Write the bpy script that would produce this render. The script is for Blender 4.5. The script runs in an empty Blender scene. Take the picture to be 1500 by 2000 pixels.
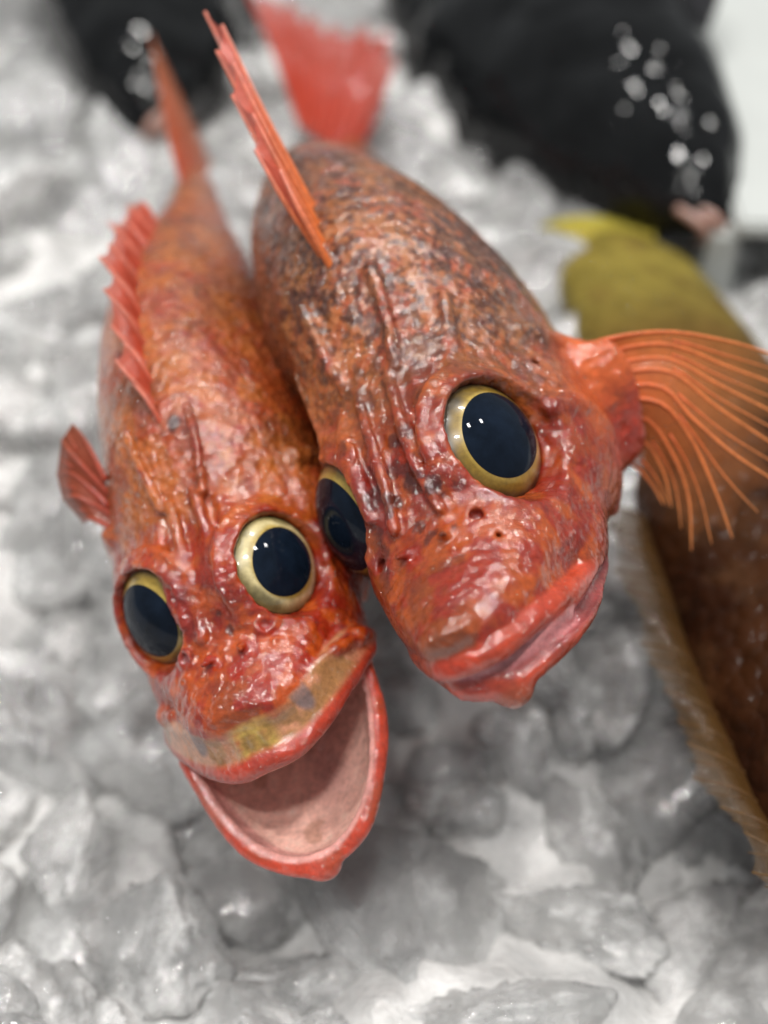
import bpy, bmesh, math, random
import numpy as np
from mathutils import Vector, Matrix

# ------------------------------------------------------------------ camera, world, lamps
SC = bpy.context.scene
COL = SC.collection
S = 0.01                                    # everything below is written in centimetres
cam_d = bpy.data.cameras.new('camera')
cam = bpy.data.objects.new('camera', cam_d)
COL.objects.link(cam)
cam.location = (0, 0, 27 * S)
cam.rotation_euler = (math.radians(45), 0, 0)
cam_d.sensor_fit = 'VERTICAL'
cam_d.sensor_height = 36
cam_d.sensor_width = 27
cam_d.lens = 18 / math.tan(math.radians(20))
cam_d.clip_start = 0.01
cam_d.clip_end = 100
cam_d.dof.use_dof = True
cam_d.dof.focus_distance = 25.9 * S
cam_d.dof.aperture_fstop = 6.2
cam_d.dof.aperture_blades = 0
SC.camera = cam

world = bpy.data.worlds.new('World')
SC.world = world
world.use_nodes = True
wb = world.node_tree.nodes['Background']
wb.inputs['Color'].default_value = (0.95, 0.98, 1.0, 1)
wb.inputs['Strength'].default_value = 0.29
SC.view_settings.view_transform = 'Standard'
SC.view_settings.look = 'None'
SC.view_settings.exposure = 0.0
SC.view_settings.gamma = 1.0
SC.render.engine = 'CYCLES'
SC.cycles.use_denoising = True
SC.cycles.max_bounces = 18
SC.cycles.transmission_bounces = 18
SC.cycles.diffuse_bounces = 6
SC.cycles.transparent_max_bounces = 12
SC.cycles.caustics_reflective = False
SC.cycles.caustics_refractive = True
SC.cycles.blur_glossy = 1.0
SC.cycles.sample_clamp_indirect = 6.0


def lamp(name, loc, size, power, target=(0, 18, 3), col=(1, 1, 1)):
    d = bpy.data.lights.new(name, 'AREA')
    d.shape = 'RECTANGLE'
    d.size, d.size_y = size
    d.energy = power
    d.color = col
    o = bpy.data.objects.new(name, d)
    COL.objects.link(o)
    o.location = Vector(loc) * S
    v = (Vector(target) - Vector(loc)).normalized()
    o.rotation_euler = v.to_track_quat('-Z', 'Y').to_euler()
    return o


# ceiling strip lamps over the counter
for loc in ((-30, 66, 165), (46, 44, 170), (6, -4, 170), (-75, 8, 165), (25, 130, 170), (-30, -40, 170), (95, 80, 170)):
    lamp('ceiling_lamp', loc, (.14, .07), 8.0, col=(1, 0.975, 0.94))

# ------------------------------------------------------------------ naming helpers


def tag(o, label=None, cat=None, group=None, kind=None):
    if label:
        o['label'] = label
    if cat:
        o['category'] = cat
    if group:
        o['group'] = group
    if kind:
        o['kind'] = kind
    return o


def empty(name, M=None):
    o = bpy.data.objects.new(name, None)
    o.empty_display_size = 0.01
    COL.objects.link(o)
    if M is not None:
        o.matrix_world = M
    return o


def mesh_np(name, V, F, smooth=True):
    """V (n,3) in centimetres, F (m,k) int array with k = 3 or 4 (or list of arrays)"""
    me = bpy.data.meshes.new(name)
    Fs = F if isinstance(F, list) else [F]
    V = np.asarray(V, np.float32) * S
    me.vertices.add(len(V))
    me.vertices.foreach_set('co', V.ravel())
    nl = sum(f.size for f in Fs)
    npg = sum(len(f) for f in Fs)
    me.loops.add(nl)
    me.loops.foreach_set('vertex_index', np.concatenate([f.ravel() for f in Fs]).astype(np.int32))
    me.polygons.add(npg)
    st = []
    c = 0
    for f in Fs:
        k = f.shape[1]
        st.append(c + np.arange(len(f)) * k)
        c += f.size
    me.polygons.foreach_set('loop_start', np.concatenate(st).astype(np.int32))
    me.polygons.foreach_set('use_smooth', np.full(npg, smooth))
    me.update(calc_edges=True)
    me.validate()
    return me


def vcol(me, rgb, name='col', alpha=None):
    n = len(me.vertices)
    a = np.ones((n, 4), np.float32)
    a[:, :3] = rgb
    if alpha is not None:
        a[:, 3] = alpha
    at = me.attributes.new(name, 'FLOAT_COLOR', 'POINT')
    at.data.foreach_set('color', a.ravel())


def obj(name, me, mat, parent=None):
    o = bpy.data.objects.new(name, me)
    COL.objects.link(o)
    if mat is not None and not me.materials:
        me.materials.append(mat)
    if parent is not None:
        o.parent = parent
    return o


# ------------------------------------------------------------------ numpy noise
_rs = np.random.RandomState(7)
_PERM = np.concatenate([_rs.permutation(256)] * 3)
_VAL = _rs.rand(256).astype(np.float32)


def vnoise(P, sc=1.0, seed=0):
    p = np.asarray(P, np.float32) * sc + seed * 17.31 + 100
    i = np.floor(p).astype(np.int64)
    f = p - i
    f = f * f * f * (f * (f * 6 - 15) + 10)
    i &= 255
    out = 0

    def h(a, b, c):
        return _VAL[_PERM[_PERM[_PERM[a & 255] + (b & 255)] + (c & 255)]]
    x, y, z = i[:, 0], i[:, 1], i[:, 2]
    for dx in (0, 1):
        wx = f[:, 0] if dx else 1 - f[:, 0]
        for dy in (0, 1):
            wy = f[:, 1] if dy else 1 - f[:, 1]
            for dz in (0, 1):
                wz = f[:, 2] if dz else 1 - f[:, 2]
                out = out + wx * wy * wz * h(x + dx, y + dy, z + dz)
    return out


def fbm(P, sc=1.0, oct=4, seed=0, gain=0.5):
    a, t, s = 1.0, 0.0, 0
    for k in range(oct):
        s = s + a * vnoise(P, sc * 2 ** k, seed + k)
        t += a
        a *= gain
    return s / t


def sstep(a, b, x):
    t = np.clip((x - a) / (b - a), 0, 1)
    return t * t * (3 - 2 * t)


def mixc(c, d, m):
    return c * (1 - m[:, None]) + np.asarray(d, np.float32)[None] * m[:, None]


# ------------------------------------------------------------------ signed distance sculpting
def smin(a, b, k):
    if k <= 0:
        return np.minimum(a, b)
    h = np.maximum(k - np.abs(a - b), 0) / k
    return np.minimum(a, b) - h * h * k * 0.25


def smax(a, b, k):
    return -smin(-a, -b, k)


def d_loft(P, T):
    """T: dict y, w, zt, zb, zc tables; ellipse sections along y"""
    def g(y):
        w = np.interp(y, T['y'], T['w'])
        zt = np.interp(y, T['y'], T['zt'])
        zb = np.interp(y, T['y'], T['zb'])
        zc = np.interp(y, T['y'], T['zc'])
        h = np.where(P[:, 2] > zc, zt - zc, zc - zb)
        return w, h, zc
    w, h, zc = g(P[:, 1])
    dx = P[:, 0] / w
    dz = (P[:, 2] - zc) / h
    n = T.get('n', 2.0)
    q = np.sqrt(dx * dx + dz * dz) + 1e-6
    w2, h2, zc2 = g(P[:, 1] + 0.02)
    q2 = np.sqrt((P[:, 0] / w2) ** 2 + ((P[:, 2] - zc2) / h2) ** 2)
    gy = (q2 - q) / 0.02
    gx = dx / w / q
    gz = dz / h / q
    d = (q - 1) / np.sqrt(gx * gx + gy * gy + gz * gz + 1e-6)
    ends = np.maximum(T['y'][0] - P[:, 1], P[:, 1] - T['y'][-1])
    return np.maximum(d, ends)


def d_ell(P, c, r, R=None):
    q = P - np.asarray(c)
    if R is not None:
        q = q @ R
    r = np.asarray(r, float)
    k0 = np.sqrt(((q / r) ** 2).sum(1)) + 1e-9
    k1 = np.sqrt(((q / (r * r)) ** 2).sum(1)) + 1e-9
    return k0 * (k0 - 1) / k1


def d_caps(P, pts, rad):
    pts = np.asarray(pts, float)
    rad = np.broadcast_to(np.asarray(rad, float), (len(pts),))
    d = np.full(len(P), 1e9)
    for a, b, ra, rb in zip(pts[:-1], pts[1:], rad[:-1], rad[1:]):
        ab = b - a
        t = np.clip(((P - a) @ ab) / (ab @ ab), 0, 1)
        q = P - a - t[:, None] * ab
        d = np.minimum(d, np.sqrt((q * q).sum(1)) - (ra + (rb - ra) * t))
    return d


def d_torus(P, c, ax, R, r):
    q = P - np.asarray(c)
    ax = np.asarray(ax) / np.linalg.norm(ax)
    hh = q @ ax
    rr = np.sqrt(np.maximum((q * q).sum(1) - hh * hh, 0))
    return np.sqrt((rr - R) ** 2 + hh * hh) - r


def d_cyl(P, c, ax, r0, r1, L):
    """opening cone from c along ax, radius r0 -> r1 over L"""
    q = P - np.asarray(c)
    ax = np.asarray(ax) / np.linalg.norm(ax)
    hh = q @ ax
    rr = np.sqrt(np.maximum((q * q).sum(1) - hh * hh, 0))
    return np.maximum(rr - (r0 + (r1 - r0) * np.clip(hh / L, 0, 1.5)), -hh)


def spline(pts, n=8):
    """Catmull-Rom through the points"""
    p = np.asarray(pts, float)
    p = np.vstack([2 * p[0] - p[1], p, 2 * p[-1] - p[-2]])
    out = []
    for i in range(1, len(p) - 2):
        for t in np.arange(n) / n:
            out.append(0.5 * (2 * p[i] + (p[i + 1] - p[i - 1]) * t + (2 * p[i - 1] - 5 * p[i] + 4 * p[i + 1] - p[i + 2]) * t * t
                              + (3 * p[i] - p[i - 1] - 3 * p[i + 1] + p[i + 2]) * t ** 3))
    out.append(p[-2])
    return np.array(out)


def mir(pts):
    """half curve (x>=0 starting on the midline) -> full symmetric curve"""
    p = [tuple(q) for q in pts]
    return [(-q[0],) + tuple(q[1:]) for q in p[:0:-1]] + p


class Sculpt:
    def __init__(self):
        self.ops = []

    def add(self, fn, k=0.2, box=None):
        self.ops.append(('+', fn, k, box))

    def cut(self, fn, k=0.1, box=None):
        self.ops.append(('-', fn, k, box))

    def caps(self, pts, rad, k=0.15, sub=False):
        pts = np.asarray(pts, float)
        r = float(np.max(rad))
        m = r + k + 0.6
        (self.cut if sub else self.add)(lambda P: d_caps(P, pts, rad), k, (pts.min(0) - m, pts.max(0) + m))

    def ell(self, c, r, k=0.3, R=None, sub=False):
        m = max(r) + k + 0.6
        c = np.asarray(c, float)
        (self.cut if sub else self.add)(lambda P: d_ell(P, c, r, R), k, (c - m, c + m))

    def torus(self, c, ax, R, r, k=0.15, sub=False):
        m = R + r + k + 0.6
        c = np.asarray(c, float)
        (self.cut if sub else self.add)(lambda P: d_torus(P, c, ax, R, r), k, (c - m, c + m))

    def eval(self, P):
        D = np.full(len(P), 5.0)
        for op, fn, k, box in self.ops:
            if box is None:
                v = fn(P)
                D = smin(D, v, k) if op == '+' else smax(D, -v, k)
            else:
                m = np.all((P > box[0]) & (P < box[1]), axis=1)
                if not m.any():
                    continue
                v = fn(P[m])
                D[m] = smin(D[m], v, k) if op == '+' else smax(D[m], -v, k)
        return D

    def mesh(self, lo, hi, h, post=None):
        st = 4
        lo = np.asarray(lo, float)
        n = (np.ceil((np.asarray(hi) - lo) / (h * st)).astype(int) + 1)
        ax = [lo[i] + np.arange(n[i]) * h * st for i in range(3)]
        G = np.stack(np.meshgrid(*ax, indexing='ij'), -1).reshape(-1, 3)
        Dc = self.eval(G).reshape(n)
        fine = np.repeat(np.repeat(np.repeat(Dc, st, 0), st, 1), st, 2).astype(np.float32)
        near = np.abs(Dc) < h * st * 2.2
        nf = np.repeat(np.repeat(np.repeat(near, st, 0), st, 1), st, 2)
        # coarse node value covers its block of fine nodes starting at the node
        I = np.argwhere(nf)
        P = lo + I * h
        vals = np.empty(len(P))
        for a in range(0, len(P), 400000):
            q = self.eval(P[a:a + 400000])
            if post is not None:
                q = q + post(P[a:a + 400000])
            vals[a:a + 400000] = q
        fine[nf] = vals
        return surface_nets(fine, lo, h)


def surface_nets(D, lo, h):
    ins = D < 0
    s = ins.astype(np.uint8)
    c = sum(s[a:D.shape[0] - 1 + a, b:D.shape[1] - 1 + b, d:D.shape[2] - 1 + d] for a in (0, 1) for b in (0, 1) for d in (0, 1))
    act = (c > 0) & (c < 8)
    idx = np.argwhere(act)
    ids = np.full(act.shape, -1, np.int32)
    ids[act] = np.arange(len(idx))
    acc = np.zeros((len(idx), 3))
    cnt = np.zeros(len(idx))
    cor = [(a, b, d) for a in (0, 1) for b in (0, 1) for d in (0, 1)]
    val = {q: D[idx[:, 0] + q[0], idx[:, 1] + q[1], idx[:, 2] + q[2]] for q in cor}
    for q in cor:
        for ax in range(3):
            if q[ax] == 0:
                r = list(q)
                r[ax] = 1
                r = tuple(r)
                va, vb = val[q], val[r]
                m = (va < 0) != (vb < 0)
                t = np.where(m, va / np.where(va == vb, 1, va - vb), 0)
                p = np.tile(np.array(q, float), (len(idx), 1))
                p[:, ax] += t
                acc[m] += p[m]
                cnt[m] += 1
    V = lo + (idx + acc / cnt[:, None]) * h
    quads = []
    for ax in range(3):
        a1, a2 = [(1, 2), (2, 0), (0, 1)][ax]
        sl0 = [slice(1, -1)] * 3
        sl0[ax] = slice(0, -1)
        sl1 = list(sl0)
        sl1[ax] = slice(1, None)
        A = ins[tuple(sl0)]
        B = ins[tuple(sl1)]
        E = np.argwhere(A != B)
        flip = A[tuple(E.T)]
        off = np.ones(3, int)
        off[ax] = 0
        E = E + off

        def cell(o1, o2):
            q = E.copy()
            q[:, a1] -= o1
            q[:, a2] -= o2
            return ids[q[:, 0], q[:, 1], q[:, 2]]
        q = np.stack([cell(1, 1), cell(0, 1), cell(0, 0), cell(1, 0)], 1)
        q[~flip] = q[~flip][:, ::-1]
        quads.append(q)
    F = np.concatenate(quads)
    F = F[(F >= 0).all(1)]
    return V, F


# ------------------------------------------------------------------ materials
def new_mat(name):
    m = bpy.data.materials.new(name)
    m.use_nodes = True
    nt = m.node_tree
    for n in list(nt.nodes):
        nt.nodes.remove(n)
    out = nt.nodes.new('ShaderNodeOutputMaterial')
    b = nt.nodes.new('ShaderNodeBsdfPrincipled')
    nt.links.new(b.outputs[0], out.inputs['Surface'])
    return m, nt, b, out


def N(nt, typ, **kw):
    n = nt.nodes.new(typ)
    for k, v in kw.items():
        if hasattr(n, k):
            setattr(n, k, v)
        else:
            n.inputs[k].default_value = v
    return n


def bump_chain(nt, layers, coord):
    """layers: (texture node output socket, strength, distance)"""
    prev = None
    for sock, st, dist in layers:
        b = N(nt, 'ShaderNodeBump')
        if hasattr(st, 'node'):
            nt.links.new(st, b.inputs['Strength'])
        else:
            b.inputs['Strength'].default_value = st
        b.inputs['Distance'].default_value = dist
        nt.links.new(sock, b.inputs['Height'])
        if prev:
            nt.links.new(prev, b.inputs['Normal'])
        prev = b.outputs['Normal']
    return prev


def skin_material():
    m, nt, b, out = new_mat('fish_skin')
    L = nt.links.new
    tc = N(nt, 'ShaderNodeTexCoord')
    col = N(nt, 'ShaderNodeAttribute', attribute_name='col')
    rough = N(nt, 'ShaderNodeAttribute', attribute_name='relief')
    sep = N(nt, 'ShaderNodeSeparateColor')
    L(rough.outputs['Color'], sep.inputs[0])
    n1 = N(nt, 'ShaderNodeTexNoise', Scale=420.0, Detail=4.0, Roughness=0.65)
    n2 = N(nt, 'ShaderNodeTexNoise', Scale=1100.0, Detail=3.0, Roughness=0.6)
    n3 = N(nt, 'ShaderNodeTexNoise', Scale=2600.0, Detail=2.0, Roughness=0.6)
    vo = N(nt, 'ShaderNodeTexVoronoi', Scale=520.0)
    for n in (n1, n2, n3, vo):
        L(tc.outputs['Object'], n.inputs['Vector'])
    # fine colour grain
    ramp = N(nt, 'ShaderNodeMapRange')
    ramp.inputs['From Min'].default_value = 0.3
    ramp.inputs['From Max'].default_value = 0.7
    ramp.inputs['To Min'].default_value = 0.82
    ramp.inputs['To Max'].default_value = 1.15
    L(n2.outputs['Fac'], ramp.inputs['Value'])
    mul = N(nt, 'ShaderNodeVectorMath', operation='SCALE')
    L(col.outputs['Color'], mul.inputs[0])
    L(ramp.outputs[0], mul.inputs['Scale'])
    L(mul.outputs[0], b.inputs['Base Color'])
    st_sc = N(nt, 'ShaderNodeMath', operation='MULTIPLY')
    L(sep.outputs[0], st_sc.inputs[0])
    st_sc.inputs[1].default_value = 0.8
    st2 = N(nt, 'ShaderNodeMapRange')
    L(sep.outputs[0], st2.inputs['Value'])
    st2.inputs['To Min'].default_value = 0.1
    st2.inputs['To Max'].default_value = 0.6
    st1 = N(nt, 'ShaderNodeMapRange')
    L(sep.outputs[0], st1.inputs['Value'])
    st1.inputs['To Min'].default_value = 0.08
    st1.inputs['To Max'].default_value = 0.4
    st3 = N(nt, 'ShaderNodeMapRange')
    L(sep.outputs[0], st3.inputs['Value'])
    st3.inputs['To Min'].default_value = 0.27
    st3.inputs['To Max'].default_value = 0.5
    nrm = bump_chain(nt, [(n1.outputs['Fac'], st1.outputs[0], 0.0008), (vo.outputs['Distance'], st_sc.outputs[0], 0.0009),
                          (n2.outputs['Fac'], st2.outputs[0], 0.0005), (n3.outputs['Fac'], 0.12, 0.0002)], tc)
    v2 = N(nt, 'ShaderNodeTexVoronoi', Scale=430.0)
    wp = N(nt, 'ShaderNodeVectorMath', operation='MULTIPLY_ADD')      # water beads of uneven size
    L(n1.outputs['Color'], wp.inputs[0])
    wp.inputs[1].default_value = (0.0016, 0.0016, 0.0016)
    L(tc.outputs['Object'], wp.inputs[2])
    L(wp.outputs[0], v2.inputs['Vector'])
    sq = N(nt, 'ShaderNodeMath', operation='MULTIPLY')
    L(v2.outputs['Distance'], sq.inputs[0])
    L(v2.outputs['Distance'], sq.inputs[1])
    st4 = N(nt, 'ShaderNodeMapRange')
    L(sep.outputs[0], st4.inputs['Value'])
    st4.inputs['To Min'].default_value = -0.9
    st4.inputs['To Max'].default_value = -1.3
    n5 = N(nt, 'ShaderNodeTexNoise', Scale=170.0, Detail=2.0)
    L(tc.outputs['Object'], n5.inputs['Vector'])
    pm = N(nt, 'ShaderNodeMapRange')
    pm.inputs['From Min'].default_value = 0.46
    pm.inputs['From Max'].default_value = 0.60
    L(n5.outputs['Fac'], pm.inputs['Value'])
    sqm = N(nt, 'ShaderNodeMath', operation='MULTIPLY')
    L(sq.outputs[0], sqm.inputs[0])
    L(pm.outputs[0], sqm.inputs[1])
    hd = N(nt, 'ShaderNodeMath', operation='MULTIPLY')
    L(sqm.outputs[0], hd.inputs[0])
    L(st4.outputs[0], hd.inputs[1])
    nrc = bump_chain(nt, [(n1.outputs['Fac'], st3.outputs[0], 0.0011), (hd.outputs[0], 1.0, 0.0010), (n2.outputs['Fac'], 0.14, 0.0003)], tc)
    L(nrm, b.inputs['Normal'])
    L(nrc, b.inputs['Coat Normal'])
    b.inputs['Roughness'].default_value = 0.42
    b.inputs['Specular IOR Level'].default_value = 0.25
    b.inputs['Coat Weight'].default_value = 1.0
    b.inputs['Coat Roughness'].default_value = 0.015
    b.inputs['Coat IOR'].default_value = 1.6
    b.inputs['Subsurface Weight'].default_value = 0.07
    b.inputs['Subsurface Radius'].default_value = (1.0, 0.35, 0.2)
    b.inputs['Subsurface Scale'].default_value = 0.0025
    return m


def simple_mat(name, color, rough=0.4, coat=0.0, bump=(), sub=0.0, grain=0.0, gscale=300, spec=0.5, coat_rough=0.05, attr=False, alpha=None, trans=0.0, dome=None):
    m, nt, b, out = new_mat(name)
    L = nt.links.new
    tc = N(nt, 'ShaderNodeTexCoord')
    src = None
    if attr:
        a = N(nt, 'ShaderNodeAttribute', attribute_name='col')
        src = a.outputs['Color']
        if alpha == 'attr':
            L(a.outputs['Alpha'], b.inputs['Alpha'])
    else:
        rgb = N(nt, 'ShaderNodeRGB')
        rgb.outputs[0].default_value = (*color, 1)
        src = rgb.outputs[0]
    if grain:
        n = N(nt, 'ShaderNodeTexNoise', Scale=float(gscale), Detail=5.0, Roughness=0.65)
        L(tc.outputs['Object'], n.inputs['Vector'])
        mr = N(nt, 'ShaderNodeMapRange')
        mr.inputs['From Min'].default_value = 0.3
        mr.inputs['From Max'].default_value = 0.7
        mr.inputs['To Min'].default_value = 1 - grain
        mr.inputs['To Max'].default_value = 1 + grain
        L(n.outputs['Fac'], mr.inputs['Value'])
        v = N(nt, 'ShaderNodeVectorMath', operation='SCALE')
        L(src, v.inputs[0])
        L(mr.outputs[0], v.inputs['Scale'])
        src = v.outputs[0]
    L(src, b.inputs['Base Color'])
    lay = []
    for sc, st, dist in bump:
        n = N(nt, 'ShaderNodeTexNoise', Scale=float(sc), Detail=3.0)
        L(tc.outputs['Object'], n.inputs['Vector'])
        lay.append((n.outputs['Fac'], st, dist))
    if dome:
        vz = N(nt, 'ShaderNodeTexVoronoi', Scale=float(dome[0]))
        L(tc.outputs['Object'], vz.inputs['Vector'])
        sq = N(nt, 'ShaderNodeMath', operation='MULTIPLY')
        L(vz.outputs['Distance'], sq.inputs[0])
        L(vz.outputs['Distance'], sq.inputs[1])
        ng = N(nt, 'ShaderNodeMath', operation='MULTIPLY')
        L(sq.outputs[0], ng.inputs[0])
        ng.inputs[1].default_value = -1.0
        lay.append((ng.outputs[0], 1.0, dome[1]))
    if lay:
        nr = bump_chain(nt, lay, tc)
        L(nr, b.inputs['Normal'])
        L(nr, b.inputs['Coat Normal'])
    b.inputs['Roughness'].default_value = rough
    b.inputs['Specular IOR Level'].default_value = spec
    b.inputs['Coat Weight'].default_value = coat
    b.inputs['Coat Roughness'].default_value = coat_rough
    b.inputs['Coat IOR'].default_value = 1.36
    b.inputs['Transmission Weight'].default_value = trans
    if sub:
        b.inputs['Subsurface Weight'].default_value = sub
        b.inputs['Subsurface Radius'].default_value = (1.0, 0.4, 0.25)
        b.inputs['Subsurface Scale'].default_value = 0.003
    return m


def iris_material():
    """gold ring round the pupil, olive and dark towards the rim; uses the part's own radius attribute"""
    return simple_mat('iris', (1, 1, 1), rough=0.3, coat=1.0, attr=True, grain=0.25, gscale=700, coat_rough=0.02)


def ice_material(name, base, clear, frost, b1=1.0):
    """clear wet ice with frosted, crazed patches; clear/frost = mix share of white frost in clear and in frosted zones"""
    m, nt, b, out = new_mat(name)
    L = nt.links.new
    tc = N(nt, 'ShaderNodeTexCoord')
    n1 = N(nt, 'ShaderNodeTexNoise', Scale=85.0, Detail=3.0, Roughness=0.55)
    n2 = N(nt, 'ShaderNodeTexNoise', Scale=380.0, Detail=4.0, Roughness=0.7)
    n3 = N(nt, 'ShaderNodeTexVoronoi', Scale=420.0)
    n4 = N(nt, 'ShaderNodeTexNoise', Scale=75.0, Detail=6.0, Roughness=0.68)
    for n in (n1, n2, n3, n4):
        L(tc.outputs['Object'], n.inputs['Vector'])
    cr = N(nt, 'ShaderNodeMapRange')
    cr.inputs['From Min'].default_value = 0.45
    cr.inputs['From Max'].default_value = 0.64
    cr.inputs['To Min'].default_value = 1 - clear
    cr.inputs['To Max'].default_value = 1 - frost
    L(n4.outputs['Fac'], cr.inputs['Value'])
    L(cr.outputs[0], b.inputs['Transmission Weight'])
    b.inputs['Base Color'].default_value = (*base, 1)
    rr = N(nt, 'ShaderNodeMapRange')
    rr.inputs['From Min'].default_value = 0.40
    rr.inputs['From Max'].default_value = 0.62
    rr.inputs['To Min'].default_value = 0.03
    rr.inputs['To Max'].default_value = 0.3
    L(n4.outputs['Fac'], rr.inputs['Value'])
    L(rr.outputs[0], b.inputs['Roughness'])
    b.inputs['IOR'].default_value = 1.31
    b.inputs['Coat Weight'].default_value = 0.7
    b.inputs['Coat Roughness'].default_value = 0.02
    b.inputs['Coat IOR'].default_value = 1.5
    sq = N(nt, 'ShaderNodeMath', operation='MULTIPLY')
    L(n3.outputs['Distance'], sq.inputs[0])
    L(n3.outputs['Distance'], sq.inputs[1])
    nr = bump_chain(nt, [(n1.outputs['Fac'], 0.6 * b1, 0.004), (n2.outputs['Fac'], 0.5 * b1, 0.0016)], tc)
    nc = bump_chain(nt, [(n1.outputs['Fac'], 0.6 * b1, 0.004), (n2.outputs['Fac'], 0.5 * b1, 0.0016), (sq.outputs[0], 0.8 * b1, 0.0008)], tc)
    L(nr, b.inputs['Normal'])
    L(nc, b.inputs['Coat Normal'])
    return m


SKIN = skin_material()
IRIS = iris_material()
PUPIL = simple_mat('pupil', (0.005, 0.009, 0.017), rough=0.4, coat=0.55, grain=0.4, gscale=160, coat_rough=0.012, spec=0.0)
EYEB = simple_mat('eye_rim', (0.05, 0.03, 0.015), rough=0.3, coat=1.0, coat_rough=0.03)
TOOTH = simple_mat('teeth', (0.75, 0.6, 0.52), rough=0.25, coat=0.6, sub=0.4)
RAY = simple_mat('fin_ray', (1, 1, 1), rough=.4, coat=.45, spec=.25, attr=True, grain=.25, gscale=500, sub=.1, bump=((900, .3, .0004),))
MEMB = simple_mat('fin_membrane', (1, 1, 1), rough=.4, coat=.3, spec=.2, attr=True, alpha='attr', grain=.2, gscale=300, bump=((260, .5, .0008),))
ICE = ice_material('ice', (0.955, 0.955, 0.95), 0.16, 0.6, .7)
ICEBED = ice_material('crushed_ice', (0.68, 0.675, 0.665), 0.75, 1.0)

# ------------------------------------------------------------------ shared small meshes


def frame_from(axis, up=(0, 0, 1)):
    a = Vector(axis).normalized()
    x = Vector(up).cross(a).normalized()
    y = a.cross(x)
    return np.array([x, y, a]).T          # columns: x, y, axis


def cap_mesh(c, g, R, a0, a1, seg=72, rings=14, wob=None, squash=1.0):
    """spherical cap (a0..a1 radians from the axis) round centre c, axis g"""
    B = frame_from(g)
    V = []
    rr = np.linspace(a0, a1, rings)
    th = np.arange(seg) * 2 * math.pi / seg
    for a in rr:
        k = np.ones(seg) if wob is None else wob(th)
        aa = a * k
        q = np.stack([np.sin(aa) * np.cos(th), np.sin(aa) * np.sin(th), np.cos(aa) * np.ones(seg)], 1) * R
        V.append(q @ B.T + np.asarray(c))
    V = np.concatenate(V)
    i = np.arange(seg)
    F = []
    for k in range(rings - 1):
        F.append(np.stack([k * seg + i, (k + 1) * seg + i, (k + 1) * seg + (i + 1) % seg, k * seg + (i + 1) % seg], 1))
    F = np.concatenate(F)
    frac = np.repeat(np.linspace(0, 1, rings), seg)
    return V, F, frac


def tube(pts, rad, seg=8):
    p = np.asarray(pts, float)
    rad = np.broadcast_to(np.asarray(rad, float), (len(p),))
    t = np.gradient(p, axis=0)
    t /= np.linalg.norm(t, axis=1)[:, None] + 1e-9
    ref = np.array([0.3, 0.2, 1.0])
    x = np.cross(t, ref)
    x /= np.linalg.norm(x, axis=1)[:, None] + 1e-9
    y = np.cross(t, x)
    th = np.arange(seg) * 2 * math.pi / seg
    V = (p[:, None] + rad[:, None, None] * (np.cos(th)[None, :, None] * x[:, None] + np.sin(th)[None, :, None] * y[:, None])).reshape(-1, 3)
    i = np.arange(seg)
    F = [np.stack([k * seg + i, k * seg + (i + 1) % seg, (k + 1) * seg + (i + 1) % seg, (k + 1) * seg + i], 1) for k in range(len(p) - 1)]
    n = len(V)
    V = np.vstack([V, p[0] - t[0] * rad[0] * .6, p[-1] + t[-1] * rad[-1] * .6])
    T = [np.stack([np.full(seg, n), (i + 1) % seg, i], 1), np.stack([np.full(seg, n + 1), (len(p) - 1) * seg + i, (len(p) - 1) * seg + (i + 1) % seg], 1)]
    return V, [np.concatenate(F), np.concatenate(T)]


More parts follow.
